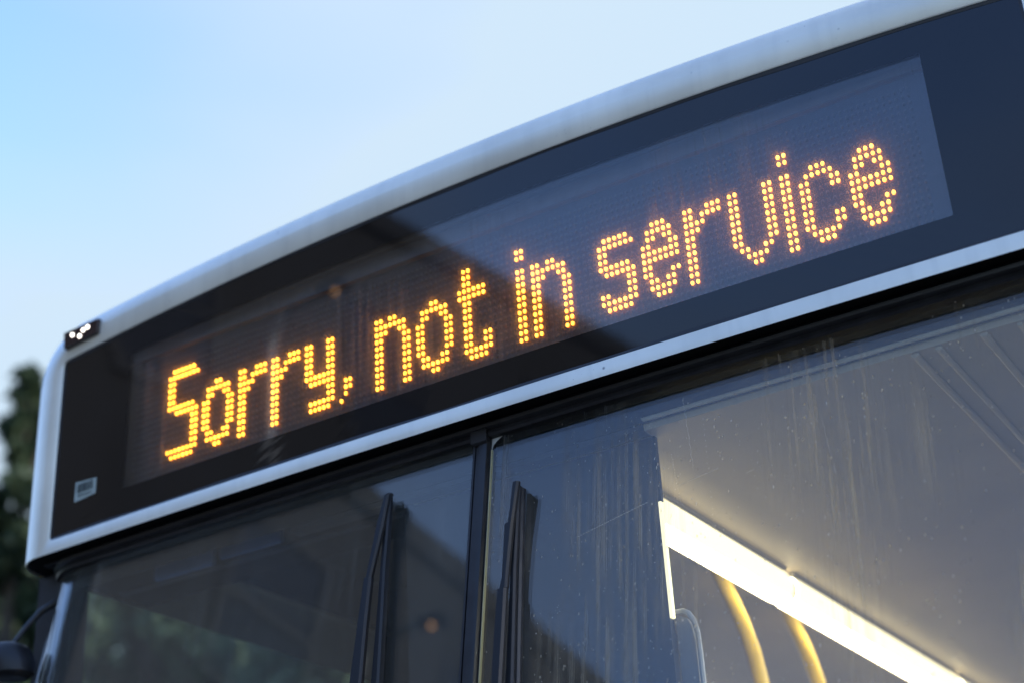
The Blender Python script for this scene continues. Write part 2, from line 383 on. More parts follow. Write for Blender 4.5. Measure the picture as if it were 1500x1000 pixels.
LED_OFF = noisy('unlit_led_epoxy', (.036, .035, .037), .45, var=.2, scale=200, spec=.35)
def led(bm, x, z, r=.0033, h=.0055, mi=(0, 1), n=8, d=BY):
    rows = [(1.0, 0, 1), (1.0, .45, 1), (.86, .72, 0), (.5, .94, 0)]
    vs_ = []
    for q, hh, _ in rows:
        for k_ in range(n):
            a = 2 * PI * k_ / n; vs_.append((x + r * .92 * q * math.cos(a), d - h * hh, z + r * 1.22 * q * math.sin(a)))
    vs_.append((x, d - h, z))
    o = len(bm.v); bm.v += vs_
    for i in range(3):
        for k_ in range(n):
            bm.f.append((o + i * n + k_, o + i * n + (k_ + 1) % n, o + (i + 1) * n + (k_ + 1) % n, o + (i + 1) * n + k_)); bm.m.append(mi[1] if i == 0 else mi[0])
    for k_ in range(n): bm.f.append((o + 3 * n + k_, o + 3 * n + (k_ + 1) % n, o + 4 * n)); bm.m.append(mi[0])
lit = set(); meshes = {}
X0 = -71.5 * PX
for ch, c0 in TEXT:
    for r_, s_ in GL[ch].items():
        for c_ in cols(s_): lit.add((c0 + c_, r_))
    if ch not in meshes:
        bm_ = MB()
        for r_, s_ in GL[ch].items():
            for c_ in cols(s_): led(bm_, c_ * PX, -r_ * PZ, d=0)
        o = bm_.build('comma' if ch == ',' else 'letter_dot' if ch == '.' else 'letter', [LED_TIP, LED_SIDE], display, smooth=True, angle=80); meshes[ch] = o.data
    else:
        o = bpy.data.objects.new('letter_dot' if ch == '.' else 'letter', meshes[ch]); C.objects.link(o); o.parent = display
    o.location = (X0 + c0 * PX, BY, 3.0)
    o['label'] = 'lit amber comma of dots' if ch == ',' else 'lit amber dot above the small letter i' if ch == '.' else 'lit amber %s letter %s of dots' % ('capital' if ch == 'S' else 'small', ch)
bm_ = MB()
for c_ in range(-9, 152):
    for r_ in range(-2, 17):
        if (c_, r_) not in lit: led(bm_, X0 + c_ * PX, 3.0 - r_ * PZ, n=6, mi=(0, 0), h=.0022)
o = bm_.build('unlit_dots', LED_OFF, display, smooth=True, angle=80); o['kind'] = 'stuff'

# sticker with bar code on the inside of the display glass
STK = noisy('sticker_paper', (.42, .47, .42), .6, var=.12, scale=60); INK = noisy('sticker_ink', (.10, .12, .11), .6, var=.1)
def on_front(x, z, dy): return (x, bow(x) + dy, z)
b = MB(); q = [on_front(-1.000, 2.759, .0025), on_front(-.938, 2.764, .0025), on_front(-.938, 2.799, .0025), on_front(-1.000, 2.803, .0025)]
q2 = [(p[0], p[1] + .001, p[2]) for p in q]
b.add(q + q2, [(0, 1, 2, 3), (0, 4, 5, 1), (1, 5, 6, 2), (2, 6, 7, 3), (3, 7, 4, 0)]); sticker = b.build('sticker', STK, bus)
b = MB(); xq = -.992
while xq < -.948:
    wq = random.choice((.0008, .0012, .002)); b.box(xq, xq + wq, bow(-.97) + .0012, bow(-.97) + .0020, 2.777, 2.797); xq += wq + random.choice((.0008, .0012, .0018))
xq = -.990
while xq < -.950:
    b.box(xq, xq + .0024, bow(-.97) + .0012, bow(-.97) + .0020, 2.768, 2.772); xq += .0042
b.build('bar_code', INK, sticker)

# clearance lamp at the top corner: dark lens box with four white LEDs
def quad_prism(bm, pts, y0, y1, inset=0, mi=0):
    cx = sum(p[0] for p in pts) / 4; cz = sum(p[1] for p in pts) / 4
    f = [(cx + (p[0] - cx) * (1 - inset), y0, cz + (p[1] - cz) * (1 - inset)) for p in pts]; g = [(p[0], y1, p[1]) for p in pts]
    bm.add(f + g, [(0, 1, 2, 3), (0, 4, 5, 1), (1, 5, 6, 2), (2, 6, 7, 3), (3, 7, 4, 0)], mi)
LENS = noisy('lamp_smoked_lens', (.030, .012, .010), .12, var=.2, scale=40, spec=.6)
b = MB(); lp = [(-1.060, 3.131), (-.955, 3.139), (-.953, 3.175), (-1.063, 3.171)]
quad_prism(b, lp, .004, .060, inset=.06); lampo = b.build('clearance_lamp', LENS, bus)
LW = emit('white_led', (1.0, .93, .82), 1.5)
for lx, lz in ((-1.032, 3.157), (-1.009, 3.147), (-.999, 3.159), (-.986, 3.162)):
    b = MB(); rr = .0042
    vs_ = [(lx, -.001, lz)] + [(lx + rr * math.cos(a * PI / 5), .0035, lz + rr * math.sin(a * PI / 5)) for a in range(10)]
    b.add(vs_, [(0, 1 + (a + 1) % 10, 1 + a) for a in range(10)]); b.build('lamp_led', LW, lampo)

# windscreen -------------------------------------------------------------
RAKE = math.tan(math.radians(10)); WY, WZ = .05, 2.635
def plan(u, sgn):
    """u 0..1 flat, 1..2 round the corner: returns x, y, nx, ny (outward)"""
    xf, r = 1.03, .12
    if u <= 1:
        x = .016 + (xf - .016) * u; sl = 2 * .0146 * x; n = Vector((sl, -1)).normalized()
        return sgn * x, bow(x), sgn * n.x, n.y
    a = (u - 1) * math.radians(62) + .03; 
    return sgn * (xf + r * math.sin(a) - r * math.sin(.03)), bow(xf) + r * (1 - math.cos(a)), sgn * math.sin(a), -math.cos(a)
def ws_pt(u, z, sgn, off=0):
    x, y, nx, ny = plan(u, sgn); d = WZ - z
    return Vector((x + nx * off + sgn * .02 * d * max(0, u - 1), WY + y - RAKE * d + ny * off, z))
US = list(np.linspace(0, 1, 13)) + list(np.linspace(1, 2, 14))[1:]
ZS = list(np.linspace(2.652, 1.15, 12))
def pane(sgn, m):
    bm = MB()
    for off in (0, -.006):
        vs_ = [ws_pt(u, z, sgn, off) for z in ZS for u in US]; n = len(US); fs = []
        for i in range(len(ZS) - 1):
            for j in range(n - 1):
                q = (i * n + j, (i + 1) * n + j, (i + 1) * n + j + 1, i * n + j + 1)
                fs.append(q if (sgn > 0) == (off == 0) else q[::-1])
        bm.add(vs_, fs)
    return bm.build('windscreen_pane', m, bus, smooth=True, angle=60)
pane(1, WSG)['label'] = 'streaked passenger side windscreen pane with light showing through'
pane(-1, WSC)['label'] = 'dark driver side windscreen pane'

# rubber surround along the top and down both corners
PROF = [(-.03, .013), (.004, .013), (.013, .011), (.017, .005), (.016, -.001), (.011, -.005), (.009, -.006), (.010, -.009), (.0115, -.0135), (.009, -.018), (.003, -.0195), (-.03, -.0195)]
path = [(u, -1) for u in US[::-1]] + [(u, 1) for u in US]
b = MB(); rings_ = []
for u, sgn in path:
    x, y, nx, ny = plan(u, sgn); rings_.append([(x + nx * o_, WY - .002 + y + ny * o_, 2.652 + z_) for o_, z_ in PROF])
b.loft(rings_, closed=True, cap=True); g_ = b.build('rubber_surround', RUBBER, bus, smooth=True, angle=25); fixn(g_)
for sgn in (-1, 1):
    b = MB(); rs = []
    for z in np.linspace(2.655, 1.15, 10):
        x, y, nx, ny = plan(2.0, sgn); p = ws_pt(2.0, z, sgn)
        rs.append([(p.x + nx * o_ - sgn * abs(ny) * -t_, p.y + ny * o_ + abs(nx) * t_, z) for o_, t_ in ((-.03, -.012), (.006, -.012), (.013, -.004), (.013, .012), (.006, .03), (-.03, .03))])
    b.loft(rs, closed=True); g_ = b.build('corner_rubber', RUBBER, bus, smooth=True, angle=30); fixn(g_)
# centre strip between the panes
DP = [(-.019, -.012), (-.0192, .004), (-.0165, .008), (-.0125, .008), (-.0115, .004), (-.010, .004), (-.0095, .008), (-.004, .0085), (-.003, .0105), (.008, .0115), (.0135, .0105), (.0155, .006), (.0158, .002), (.0185, .002), (.0185, -.012)]
b = MB(); rs = []
for z in np.linspace(2.648, 1.15, 16):
    rs.append([(x_, WY - RAKE * (WZ - z) - o_, z) for x_, o_ in DP])
b.loft(rs, closed=True); g_ = b.build('centre_strip', RUBBER, bus, smooth=True, angle=20); fixn(g_)
b = MB(); b.box(-.017, .016, WY - .018, WY - .002, 2.622, 2.652, bev=.004)
b.build('joint_cover', RUBBER, bus)
YBEAD, t_, p_, o_ = mat('glass_edge_bead'); p_.inputs['Base Color'].default_value = (.78, .72, .42, 1); p_.inputs['Roughness'].default_value = .4; p_.inputs['Transmission Weight'].default_value = .0
tl_ = node(t_, 'ShaderNodeBsdfTranslucent'); tl_.inputs[0].default_value = (.9, .88, .76, 1)
mx_ = node(t_, 'ShaderNodeMixShader'); mx_.inputs[0].default_value = .7; t_.links.new(p_.outputs[0], mx_.inputs[1]); t_.links.new(tl_.outputs[0], mx_.inputs[2]); t_.links.new(mx_.outputs[0], o_.inputs[0])
b = MB(); rs = []
for z in np.linspace(2.61, 1.15, 12):
    y_ = WY - RAKE * (WZ - z); rs.append([(.0186, y_ - .0025, z), (.0199, y_ - .0025, z), (.0199, y_ + .004, z), (.0186, y_ + .004, z)])
b.loft(rs, closed=True); b.build('glass_edge_bead', YBEAD, bus)
SEAL = noisy('old_sealant', (.42, .40, .36), .7, var=.2, scale=80)
b = MB(); b.add([(.0186, WY - .002, 2.632), (.042, WY - .002, 2.6325), (.030, WY - .0035, 2.6255), (.0225, WY - .0045, 2.618), (.0186, WY - .006, 2.606)], [(0, 4, 3, 2, 1)]); b.build('sealant_fillet', SEAL, bus)

CRUMB, t_, p_, o_ = mat('dried_dirt'); p_.inputs['Base Color'].default_value = (.75, .74, .70, 1); p_.inputs['Roughness'].default_value = .8
tl_ = node(t_, 'ShaderNodeBsdfTranslucent'); tl_.inputs[0].default_value = (.85, .83, .76, 1)
mx_ = node(t_, 'ShaderNodeMixShader'); mx_.inputs[0].default_value = .5; t_.links.new(p_.outputs[0], mx_.inputs[1]); t_.links.new(tl_.outputs[0], mx_.inputs[2]); t_.links.new(mx_.outputs[0], o_.inputs[0])
b = MB(); r = np.random.default_rng(21)
def crumb(x, z, w_, h_, lean=0):
    y_ = WY + bow(x) - RAKE * (WZ - z) - .0008
    n_ = 6; vs_ = []
    for k_ in range(n_):
        a = 2 * PI * k_ / n_; q = r.uniform(.7, 1.2); dx = w_ * q * math.cos(a); dz = h_ * q * math.sin(a)
        vs_.append((x + dx + lean * dz, y_ - RAKE * -dz, z + dz))
    b.add(vs_ + [(x, y_ - .0005, z)], [(k_, (k_ + 1) % n_, n_) for k_ in range(n_)])
for i in range(420):
    c_ = r.choice([.16, .30, .36, .52, .62, .75], p=[.14, .26, .2, .16, .14, .10]); x = r.normal(c_, .05); z = r.uniform(2.05, 2.60)
    if x < .05 or x > .98: continue
    w_ = r.uniform(.00026, .00065) * (2.0 if r.random() < .06 else 1); crumb(x, z, w_, w_ * (r.uniform(1, 1.6) if r.random() < .7 else r.uniform(3, 7)), .03)
for (xs_, z0_, z1_, dn) in ((.395, 2.60, 2.46, 46), (.372, 2.50, 2.40, 20), (.63, 2.50, 2.39, 26), (.66, 2.33, 2.20, 22), (.43, 2.55, 2.30, 24)):      # dried runs
    for k_ in range(dn):
        f = k_ / dn; crumb(xs_ + .016 * f + r.normal(0, .0006), z0_ + (z1_ - z0_) * f, r.uniform(.00018, .00042), r.uniform(.0006, .0018), .05)
for (xa_, za_, xb_, zb_) in ((.385, 2.440, .455, 2.452), (.20, 2.395, .33, 2.425), (.50, 2.43, .515, 2.434), (.585, 2.24, .587, 2.22), (.205, 2.20, .206, 2.185)):   # scratches
    n_ = 26
    for k_ in range(n_):
        f = k_ / n_; crumb(xa_ + (xb_ - xa_) * f, za_ + (zb_ - za_) * f, abs(xb_ - xa_) / n_ * .55 + .00012, abs(zb_ - za_) / n_ * .5 + .00016 * (1 - abs(2 * f - 1)) + .00005)
o = b.build('dirt_specks', CRUMB, bus); o['kind'] = 'stuff'

# wipers -----------------------------------------------------------------
def wsl(x, z, off): return Vector((x, WY + bow(x) - RAKE * (WZ - z) - off, z))
def ribbon(bm, seg, off, th, mi=0):
    """seg: list of (xl, xr, z); a bar of that outline standing off the glass, with a bevelled front"""
    rs = []
    for xl, xr, z in seg:
        q = min(.003, (xr - xl) * .25)
        rs.append([wsl(xl, z, off), wsl(xl, z, off + th * .6), wsl(xl + q, z, off + th), wsl(xr - q, z, off + th), wsl(xr, z, off + th * .6), wsl(xr, z, off)])
    bm.loft(rs, closed=True, cap=True, mi=mi)
def wiper(arm, arm2, blade, rub, label):
    bm = MB(); ribbon(bm, arm, .030, .012); a = bm.build('wiper', WIPERM, bus, smooth=True, angle=25); fixn(a); a['label'] = label
    bm = MB(); ribbon(bm, arm2, .026, .010); o1 = bm.build('wiper_arm_tip', WIPERM, a, smooth=True, angle=25); fixn(o1)
    bm = MB(); ribbon(bm, blade, .014, .010); o2 = bm.build('wiper_blade_frame', WIPERM, a, smooth=True, angle=25); fixn(o2)
    bm = MB(); ribbon(bm, rub, .002, .012); o3 = bm.build('wiper_rubber', RUBBER, a, smooth=True, angle=25); fixn(o3)
    return a
def prj(px, py, off):
    """place a pixel of the 1500 px photograph on the plane standing `off` in front of the windscreen"""
    d = RIGHT * ((px - 750) / 2295) + DOWN * ((py - 500) / 2295) + FWD
    n = Vector((0, -math.cos(math.radians(10)), math.sin(math.radians(10)))); P0 = Vector((0, WY - off, WZ)); O = M.translation
    t = (P0 - O).dot(n) / d.dot(n); p = O + d * t; return p
def seg(pts, off):
    r = []
    for y, a, c_ in pts:
        p, q = prj(a, y, off), prj(c_, y, off); r.append((p.x, q.x, (p.z + q.z) / 2))
    a, c_ = r[-2], r[-1]; k_ = 3.0
    r.append((c_[0] + (c_[0] - a[0]) * k_, c_[1] + (c_[1] - a[1]) * k_, c_[2] + (c_[2] - a[2]) * k_))
    return r
wl_arm = seg([(846, 534, 544.5), (905, 525.5, 538), (1000, 512.5, 529.5)], .036)
wl_tip = seg([(724, 563, 570), (772, 550.5, 561), (845, 535.5, 543.5)], .032)[:-1]
wl_blade = seg([(722, 566.5, 573), (832, 557, 564), (910, 551, 560), (1000, 543, 555)], .020)
wl_rub = seg([(732, 569, 573), (832, 562, 567), (1000, 551, 558)], .008)
wiper(wl_arm, wl_tip, wl_blade, wl_rub, 'wiper on the driver side pane')
wr_arm = seg([(862, 729, 742.5), (930, 724, 739), (1000, 720, 735)], .036)
wr_tip = seg([(705, 751, 760), (764, 744, 752), (766, 739, 751.5), (844, 735, 744), (861, 731, 743)], .032)[:-1]
wr_blade = seg([(711, 757, 762), (830, 748, 756), (1000, 740, 752)], .020)
wr_rub = seg([(715, 762, 768), (840, 757, 765), (1000, 752, 762)], .008)
wiper(wr_arm, wr_tip, wr_blade, wr_rub, 'wiper on the passenger side pane')

# body sides, floor, front panel, wheels ---------------------------------
def wall(sgn):
    bm = MB(); xa, xb = (-1.19, -1.15) if sgn < 0 else (1.15, 1.19)
    bm.box(xa, xb, .13, 9.4, .32, 1.28)
    bm.box(xa, xb, .42, 9.4, 2.80 if sgn < 0 else 2.52, 3.02)
    ys = [.12, 1.32, 2.75, 4.2, 5.65, 7.1, 8.5]
    for k_, y in enumerate(ys): bm.box(xa + .002, xb - .002, y, y + .09, 1.28, (2.64 if k_ == 0 else 2.80) if sgn < 0 else 2.52, 1)
    o = bm.build('body_side', [PAINT, BLACKP], bus)
    for k_ in range(6):
        g2 = MB(); x = sgn * 1.168; g2.box(x - .003, x + .003, ys[k_] + .09, ys[k_ + 1], 1.28, 2.80 if sgn < 0 else 2.52); g2.build('side_window', SIDEG, o)
    return o
wall(-1); wall(1)
for sgn in (-1, 1):
    b = MB(); b.box(min(sgn * 1.10, sgn * 1.18), max(sgn * 1.10, sgn * 1.18), .10, .1195, 1.15, 2.655, bev=.004); b.build('corner_pillar', BLACKP, bus)
b = MB(); b.box(-1.19, 1.19, 9.41, 9.46, .32, 3.1); b.build('rear_panel', PAINT, bus)
b = MB(); rs = []
for z in (1.16, .9, .34):
    y_ = WY - RAKE * (WZ - max(z, .9)); row = [ws_pt(u, 1.16, -1) for u in US[::-1]] + [ws_pt(u, 1.16, 1) for u in US]
    rs.append([(p.x, p.y + (y_ - (WY - RAKE * (WZ - 1.16))), z) for p in row])
b.loft(rs, closed=False); b.build('front_panel', PAINT, bus, smooth=True)
FLOORM = noisy('bus_floor_vinyl', (.34, .33, .33), .6, var=.3, scale=60)
b = MB(); b.box(-1.14, 1.14, -.05, 9.40, .30, .36); b.build('floor', FLOORM, bus)
TYRE = noisy('tyre_rubber', (.02, .02, .02), .8, var=.2, scale=30); HUB = noisy('wheel_steel', (.3, .3, .31), .4, var=.15, scale=20, metal=.8)
for x in (-1.02, 1.02):
    for y in (1.6, 7.2):
        bm = MB(); n = 28; prof = [(-.13, .26), (-.13, .44), (-.10, .48), (.10, .48), (.13, .44), (.13, .26)]
        bm.loft([[(x + px_, y + r_ * math.cos(2 * PI * k_ / n), .48 + r_ * math.sin(2 * PI * k_ / n)) for k_ in range(n)] for px_, r_ in prof], closed=True)
        wh = bm.build('wheel', TYRE, bus, smooth=True)
        bm = MB(); bm.loft([[(x + px_, y + r_ * math.cos(2 * PI * k_ / n), .48 + r_ * math.sin(2 * PI * k_ / n)) for k_ in range(n)] for px_, r_ in ((-.12, .26), (-.10, .24), (-.06, .1), (.06, .1), (.10, .24), (.12, .26))], closed=True); bm.build('rim', HUB, wh, smooth=True)

# exterior mirror on a bent arm at the driver's corner
b = MB(); b.tube([(-1.120, .10, 2.59), (-1.145, .08, 2.568), (-1.160, .06, 2.535), (-1.168, .04, 2.500), (-1.178, .025, 2.470), (-1.20, .02, 2.45), (-1.30, .0, 2.42)], [.007, .007, .006, .0055, .0055, .007, .007], 10)
mir = b.build('mirror', BLACKP, bus, smooth=True)
b = MB(); rs = []
for z, s_ in ((2.492, .55), (2.486, .8), (2.472, 1), (2.445, 1.05), (2.425, .95), (2.415, .6)):
    rs.append([(-1.165 + .050 * s_ * math.cos(a) - (2.45 - z) * -.3, .03 + .045 * s_ * math.sin(a), z) for a in np.linspace(0, 2 * PI, 14, endpoint=False)])
b.loft(rs, closed=True, cap=True); b.build('mirror_knuckle', BLACKP, mir, smooth=True)
b = MB(); b.box(-1.46, -1.24, -.05, .04, 1.98, 2.41, bev=.025); hs = b.build('mirror_housing', BLACKP, mir)

# interior ---------------------------------------------------------------
CEIL = noisy('cream_ceiling_laminate', (.58, .49, .36), .5, var=.06, scale=5)
DARKT = noisy('cab_dark_trim', (.022, .024, .030), .5, var=.2, scale=10, spec=.4)
GREYT = noisy('grey_trim', (.22, .21, .20), .5, var=.1, scale=10)
TRIMC = noisy('pale_trim', (.62, .58, .48), .4, var=.1, scale=20)
b = MB(); b.box(-.24, 1.14, .170, 9.3, 2.60, 2.62); b.box(.2815, 1.14, .122, .170, 2.60, 2.62); b.box(-1.14, -.24, 1.35, 9.3, 2.60, 2.62)
ceil = b.build('saloon_ceiling', CEIL, bus)
b = MB()
for xr, wr_ in ((.76, .012), (.80, .010), (.872, .012), (.93, .008)):
    b.box(xr, xr + wr_, .125, 9.2, 2.592, 2.601, bev=.003)
b.build('ceiling_rib', noisy('cream_ceiling_rib', (.62, .53, .40), .5, var=.06, scale=5), ceil)
b = MB(); b.box(.285, 1.12, .108, .116, 2.612, 2.619, bev=.002); b.build('header_trim', TRIMC, bus)
b = MB(); b.box(-1.12, 1.12, .055, .107, 2.655, 2.66); b.box(-1.12, 1.12, .117, .121, 2.612, 2.66); b.build('header_panel', DARKT, bus)
b = MB(); b.box(-1.147, -.25, .32, 1.35, 2.92, 2.93); b.box(-1.147, -.262, 1.33, 1.345, 1.25, 2.918); b.box(-.50, .2805, .117, .148, 2.60, 2.61); b.box(-1.147, -.264, .30, .32, 2.66, 2.918); b.box(-1.1475, -1.13, .33, 1.36, 2.79, 2.918); b.box(-1.1475, -1.135, .122, .2, 1.2, 2.64); b.box(-.261, -.242, .17, 1.345, 1.25, 2.918)
b.build('cab_lining', DARKT, bus)
# partition beside the driver with a rounded door frame; its edge glows in place of the tube's reflection
b = MB(); b.box(-.24, .281, .150, .165, .36, 2.598); b.box(.2812, .2868, .150, .160, 2.4785, 2.598); part = b.build('cab_partition', DARKT, bus)
EDGE = emit('tube_reflection_glow', (1.0, .86, .50), .30)  # emission imitates the ceiling tube mirrored in the partition edge, no lamp
b = MB(); b.box(.2812, .2868, .150, .160, 2.273, 2.478, bev=.001); b.build('edge_reflection_strip', EDGE, part)
b = MB(); pts = [(.282, .17, 2.287), (.296, .17, 2.2865), (.306, .17, 2.281), (.314, .17, 2.268), (.319, .17, 2.245), (.320, .17, 2.21), (.320, .17, 2.15), (.320, .17, .4)]
b.tube(pts, .0048, 8); b.build('door_frame', noisy('grey_frame_plastic', (.34, .33, .31), .45, var=.1, scale=40), part, smooth=True)
b = MB(); prof = [(.2815, .36), (.312, .36), (.312, 2.235), (.308, 2.26), (.301, 2.274), (.290, 2.280), (.2815, 2.280)]
b.loft([[(x, .171, z) for x, z in prof], [(x, .182, z) for x, z in prof]], closed=True, cap=True); fixn(b.build('door_panel', GREYT, part))
# ceiling lights: long fluorescent diffusers end to end, plus an added unseen fill row
TUBE = emit('fluorescent_diffuser', (1.0, .81, .47), 4.6); TUBES = emit('fluorescent_diffuser_side', (1.0, .83, .50), .42); TUBET = emit('fluorescent_diffuser_top', (1.0, .82, .50), .10)
TRAY = noisy('light_tray', (.5, .48, .42), .4, var=.05)
TX = .150; y0 = .20
for k_ in range(9):
    if k_ == 5: TX = -.66; y0 = 1.45  # second row added out of view to brighten the saloon
    ln = .80 if k_ == 0 else 1.15
    bm = MB(); bm.box(TX - .025, TX + .025, y0 + .02, y0 + ln - .02, 2.592, 2.5995); n = 10
    rs = [[(TX + q * math.cos(PI * (.27 + .46 * i / n)), yy, 2.558 + q * math.sin(PI * (.27 + .46 * i / n))) for i in range(n + 1)] for yy in (y0 + .012, y0 + ln - .012) for q in (.0385,)]
    bm.loft(rs, closed=False); tr = bm.build('ceiling_or_fill_light', TRAY, bus)
    bm = MB(); bm.tube([(TX, y0 + .012, 2.558), (TX, y0 + .03, 2.558), (TX, y0 + ln - .03, 2.558), (TX, y0 + ln - .012, 2.558)], [.034, .0365, .0365, .034], 16); 
    for q_ in range(len(bm.f)):
        zz = sum(bm.v[i_][2] for i_ in bm.f[q_]) / len(bm.f[q_]) - 2.558
        if len(bm.f[q_]) == 4: bm.m[q_] = 0 if zz < -.022 else 1 if zz < .022 else 2
    bm.build('light_diffuser', [TUBE, TUBES, TUBET], tr, smooth=True, angle=60)
    bm = MB(); bm.tube([(TX, y0 + ln - .012, 2.558), (TX, y0 + ln + .012, 2.558)], .031, 16); bm.build('end_cap', TRAY, tr, smooth=True, angle=60)
    y0 += ln
YEL = noisy('yellow_handrail', (.78, .55, .06), .35, var=.08, scale=30, spec=.5)
for (a0, a1) in (((.08, .82, 2.598), 0), ((.08, 1.185, 2.598), 0)):
    x, y, z = a0
    b = MB(); b.tube([(x, y - .015, z), (x, y + .022, 2.56), (x, y + .068, 2.52), (x, y + .108, 2.478), (x, y + .145, 2.425), (x, y + .17, 2.36), (x, y + .185, 2.25), (x, y + .19, 2.0), (x, y + .19, .36)], .0165, 12)
    gp = b.build('grab_pole', YEL, bus, smooth=True)
    b = MB(); b.tube([(x, y - .022, 2.6), (x, y - .008, 2.586)], .028, 12); b.build('pole_flange', TRAY, gp, smooth=True)
SEATM = noisy('seat_fabric', (.04, .05, .12), .9, var=.4, scale=40)
for x in (-.72, .72):
    for y in (2.6, 3.5, 4.4, 5.3, 6.2):
        bm = MB(); bm.box(x - .4, x + .4, y, y + .42, .72, .82, bev=.03); bm.box(x - .4, x + .4, y + .40, y + .48, .75, 1.45, bev=.03); bm.box(x - .3, x + .3, y + .1, y + .36, .36, .72); bm.build('seat', SEATM, bus)
# dark blue sun blind hung inside the driver's pane
b = MB(); b.box(-.90, -.74, .16, .17, 2.600, 2.655, bev=.003); b.box(-.72, -.56, .16, .17, 2.607, 2.655, bev=.003); b.build('sun_blind', noisy('blind_blue', (.09, .16, .34), .5, var=.2, scale=12), bus)

# ------------------------------------------------------------------ terrace across the pavement (seen mirrored in the glass)
BRICK, t, p, o = mat('dark_brick')
tcn = node(t, 'ShaderNodeTexCoord'); mpn = node(t, 'ShaderNodeMapping'); mpn.inputs['Rotation'].default_value = (PI / 2, 0, PI / 2)
bt = node(t, 'ShaderNodeTexBrick'); bt.inputs['Scale'].default_value = 4.5; bt.inputs['Color1'].default_value = (.034, .031, .030, 1); bt.inputs['Color2'].default_value = (.048, .043, .041, 1); bt.inputs['Mortar'].default_value = (.055, .054, .053, 1)
t.links.new(tcn.outputs['Object'], mpn.inputs[0]); t.links.new(mpn.outputs[0], bt.inputs['Vector']); t.links.new(bt.outputs[0], p.inputs['Base Color']); p.inputs['Roughness'].default_value = .85
SLATE = noisy('slate', (.06, .06, .07), .6, var=.3, scale=10); PANEM = noisy('house_window_glass', (.028, .028, .032), .35, var=.1); FRAMEM = noisy('window_paint', (.06, .058, .056), .5, var=.1)
terr = empty('terrace_building', (-6.6, -10, 0), 'tall dark brick terrace facing the bus front across the pavement', 'building')
EAVE = 10.0; terr.rotation_euler.z = math.radians(11.4)
b = MB(); b.box(-6, 0, -12, 6, -.05, EAVE - .3); b.build('wall', BRICK, terr)
b = MB(); b.box(-6.1, .10, -12.1, 6.1, EAVE - .3, EAVE, bev=.03); b.build('parapet', noisy('stone_coping', (.05, .049, .048), .8, var=.2, scale=6), terr)
wm = None
for fl in range(3):
    for k_ in range(6):
        y = -10.5 + k_ * 2.9; z = 1.0 + fl * 3.1
        if wm is None:
            bm = MB(); bm.box(0, .05, -.6, .6, 0, .07); bm.box(0, .05, -.6, .6, 1.63, 1.7); bm.box(0, .05, -.6, -.53, .07, 1.63); bm.box(0, .05, .53, .6, .07, 1.63); bm.box(0, .04, -.53, .53, .82, .88)
            f = bm.build('window', FRAMEM, terr); wm = f.data
            bm = MB(); bm.box(0.002, .015, -.53, .53, .07, .82); bm.box(0.002, .015, -.53, .53, .88, 1.63); gp = bm.build('pane', PANEM, f); gm = gp.data
        else:
            f = bpy.data.objects.new('window', wm); C.objects.link(f); f.parent = terr
            gp = bpy.data.objects.new('pane', gm); C.objects.link(gp); gp.parent = f
        f.location = (.002, y, z)

# street lamp with one warm lantern
lampm = empty('street_lamp', (-5.40, -5.43, .12), 'grey street lamp with a small lit amber lantern beside the pavement', 'street lamp')
b = MB(); b.tube([(0, 0, 0), (0, 0, 1.2), (0, 0, 1.25), (0, 0, 6.5), (.04, 0, 6.65), (.2, 0, 6.79), (.6, 0, 6.80)], [.09, .09, .06, .045, .04, .035, .03], 12); b.build('pole', noisy('galvanised', (.3, .31, .32), .5, var=.1, scale=20, metal=.7), lampm, smooth=True)
b = MB(); b.box(.55, .80, -.07, .07, 6.766, 6.83, bev=.015); b.build('lantern', BLACKP, lampm)
b = MB(); rs = []
for q, zz in ((1, 6.766), (.9, 6.75), (.5, 6.74)): rs.append([(.68 + .030 * q * math.cos(a), .030 * q * math.sin(a), zz) for a in np.linspace(0, 2 * PI, 12, endpoint=False)])
b.loft(rs, closed=True, cap=True); b.build('lamp_bowl', emit('sodium_bowl', (1.0, .5, .2), .45), lampm, smooth=True)

# ------------------------------------------------------------------ trees beyond the bus
def leafmat(name, c0, c1):
    m, t, p, o = mat(name); tcn = node(t, 'ShaderNodeTexCoord'); n = node(t, 'ShaderNodeTexNoise'); n.inputs['Scale'].default_value = 1.6; n.inputs['Detail'].default_value = 3
    t.links.new(tcn.outputs['Object'], n.inputs['Vector']); mxn = node(t, 'ShaderNodeMix', data_type='RGBA'); mxn.inputs[6].default_value = (*c0, 1); mxn.inputs[7].default_value = (*c1, 1)
    mr = node(t, 'ShaderNodeMapRange'); mr.inputs[1].default_value = .35; mr.inputs[2].default_value = .65; t.links.new(n.outputs['Fac'], mr.inputs[0]); t.links.new(mr.outputs[0], mxn.inputs[0]); t.links.new(mxn.outputs[2], p.inputs['Base Color'])
    p.inputs['Roughness'].default_value = .6
    tl = node(t, 'ShaderNodeBsdfTranslucent'); t.links.new(mxn.outputs[2], tl.inputs[0]); ms = node(t, 'ShaderNodeMixShader'); ms.inputs[0].default_value = .35
    t.links.new(p.outputs[0], ms.inputs[1]); t.links.new(tl.outputs[0], ms.inputs[2]); t.links.new(ms.outputs[0], o.inputs[0])
    return m
LEAF = [leafmat('leaves_dark', (.045, .072, .036), (.080, .115, .058)), leafmat('leaves_mid', (.105, .160, .090), (.160, .220, .125))]
BARK = noisy('bark', (.10, .08, .06), .9, var=.4, scale=12, bump=.4, stretch=(1, 1, .3))
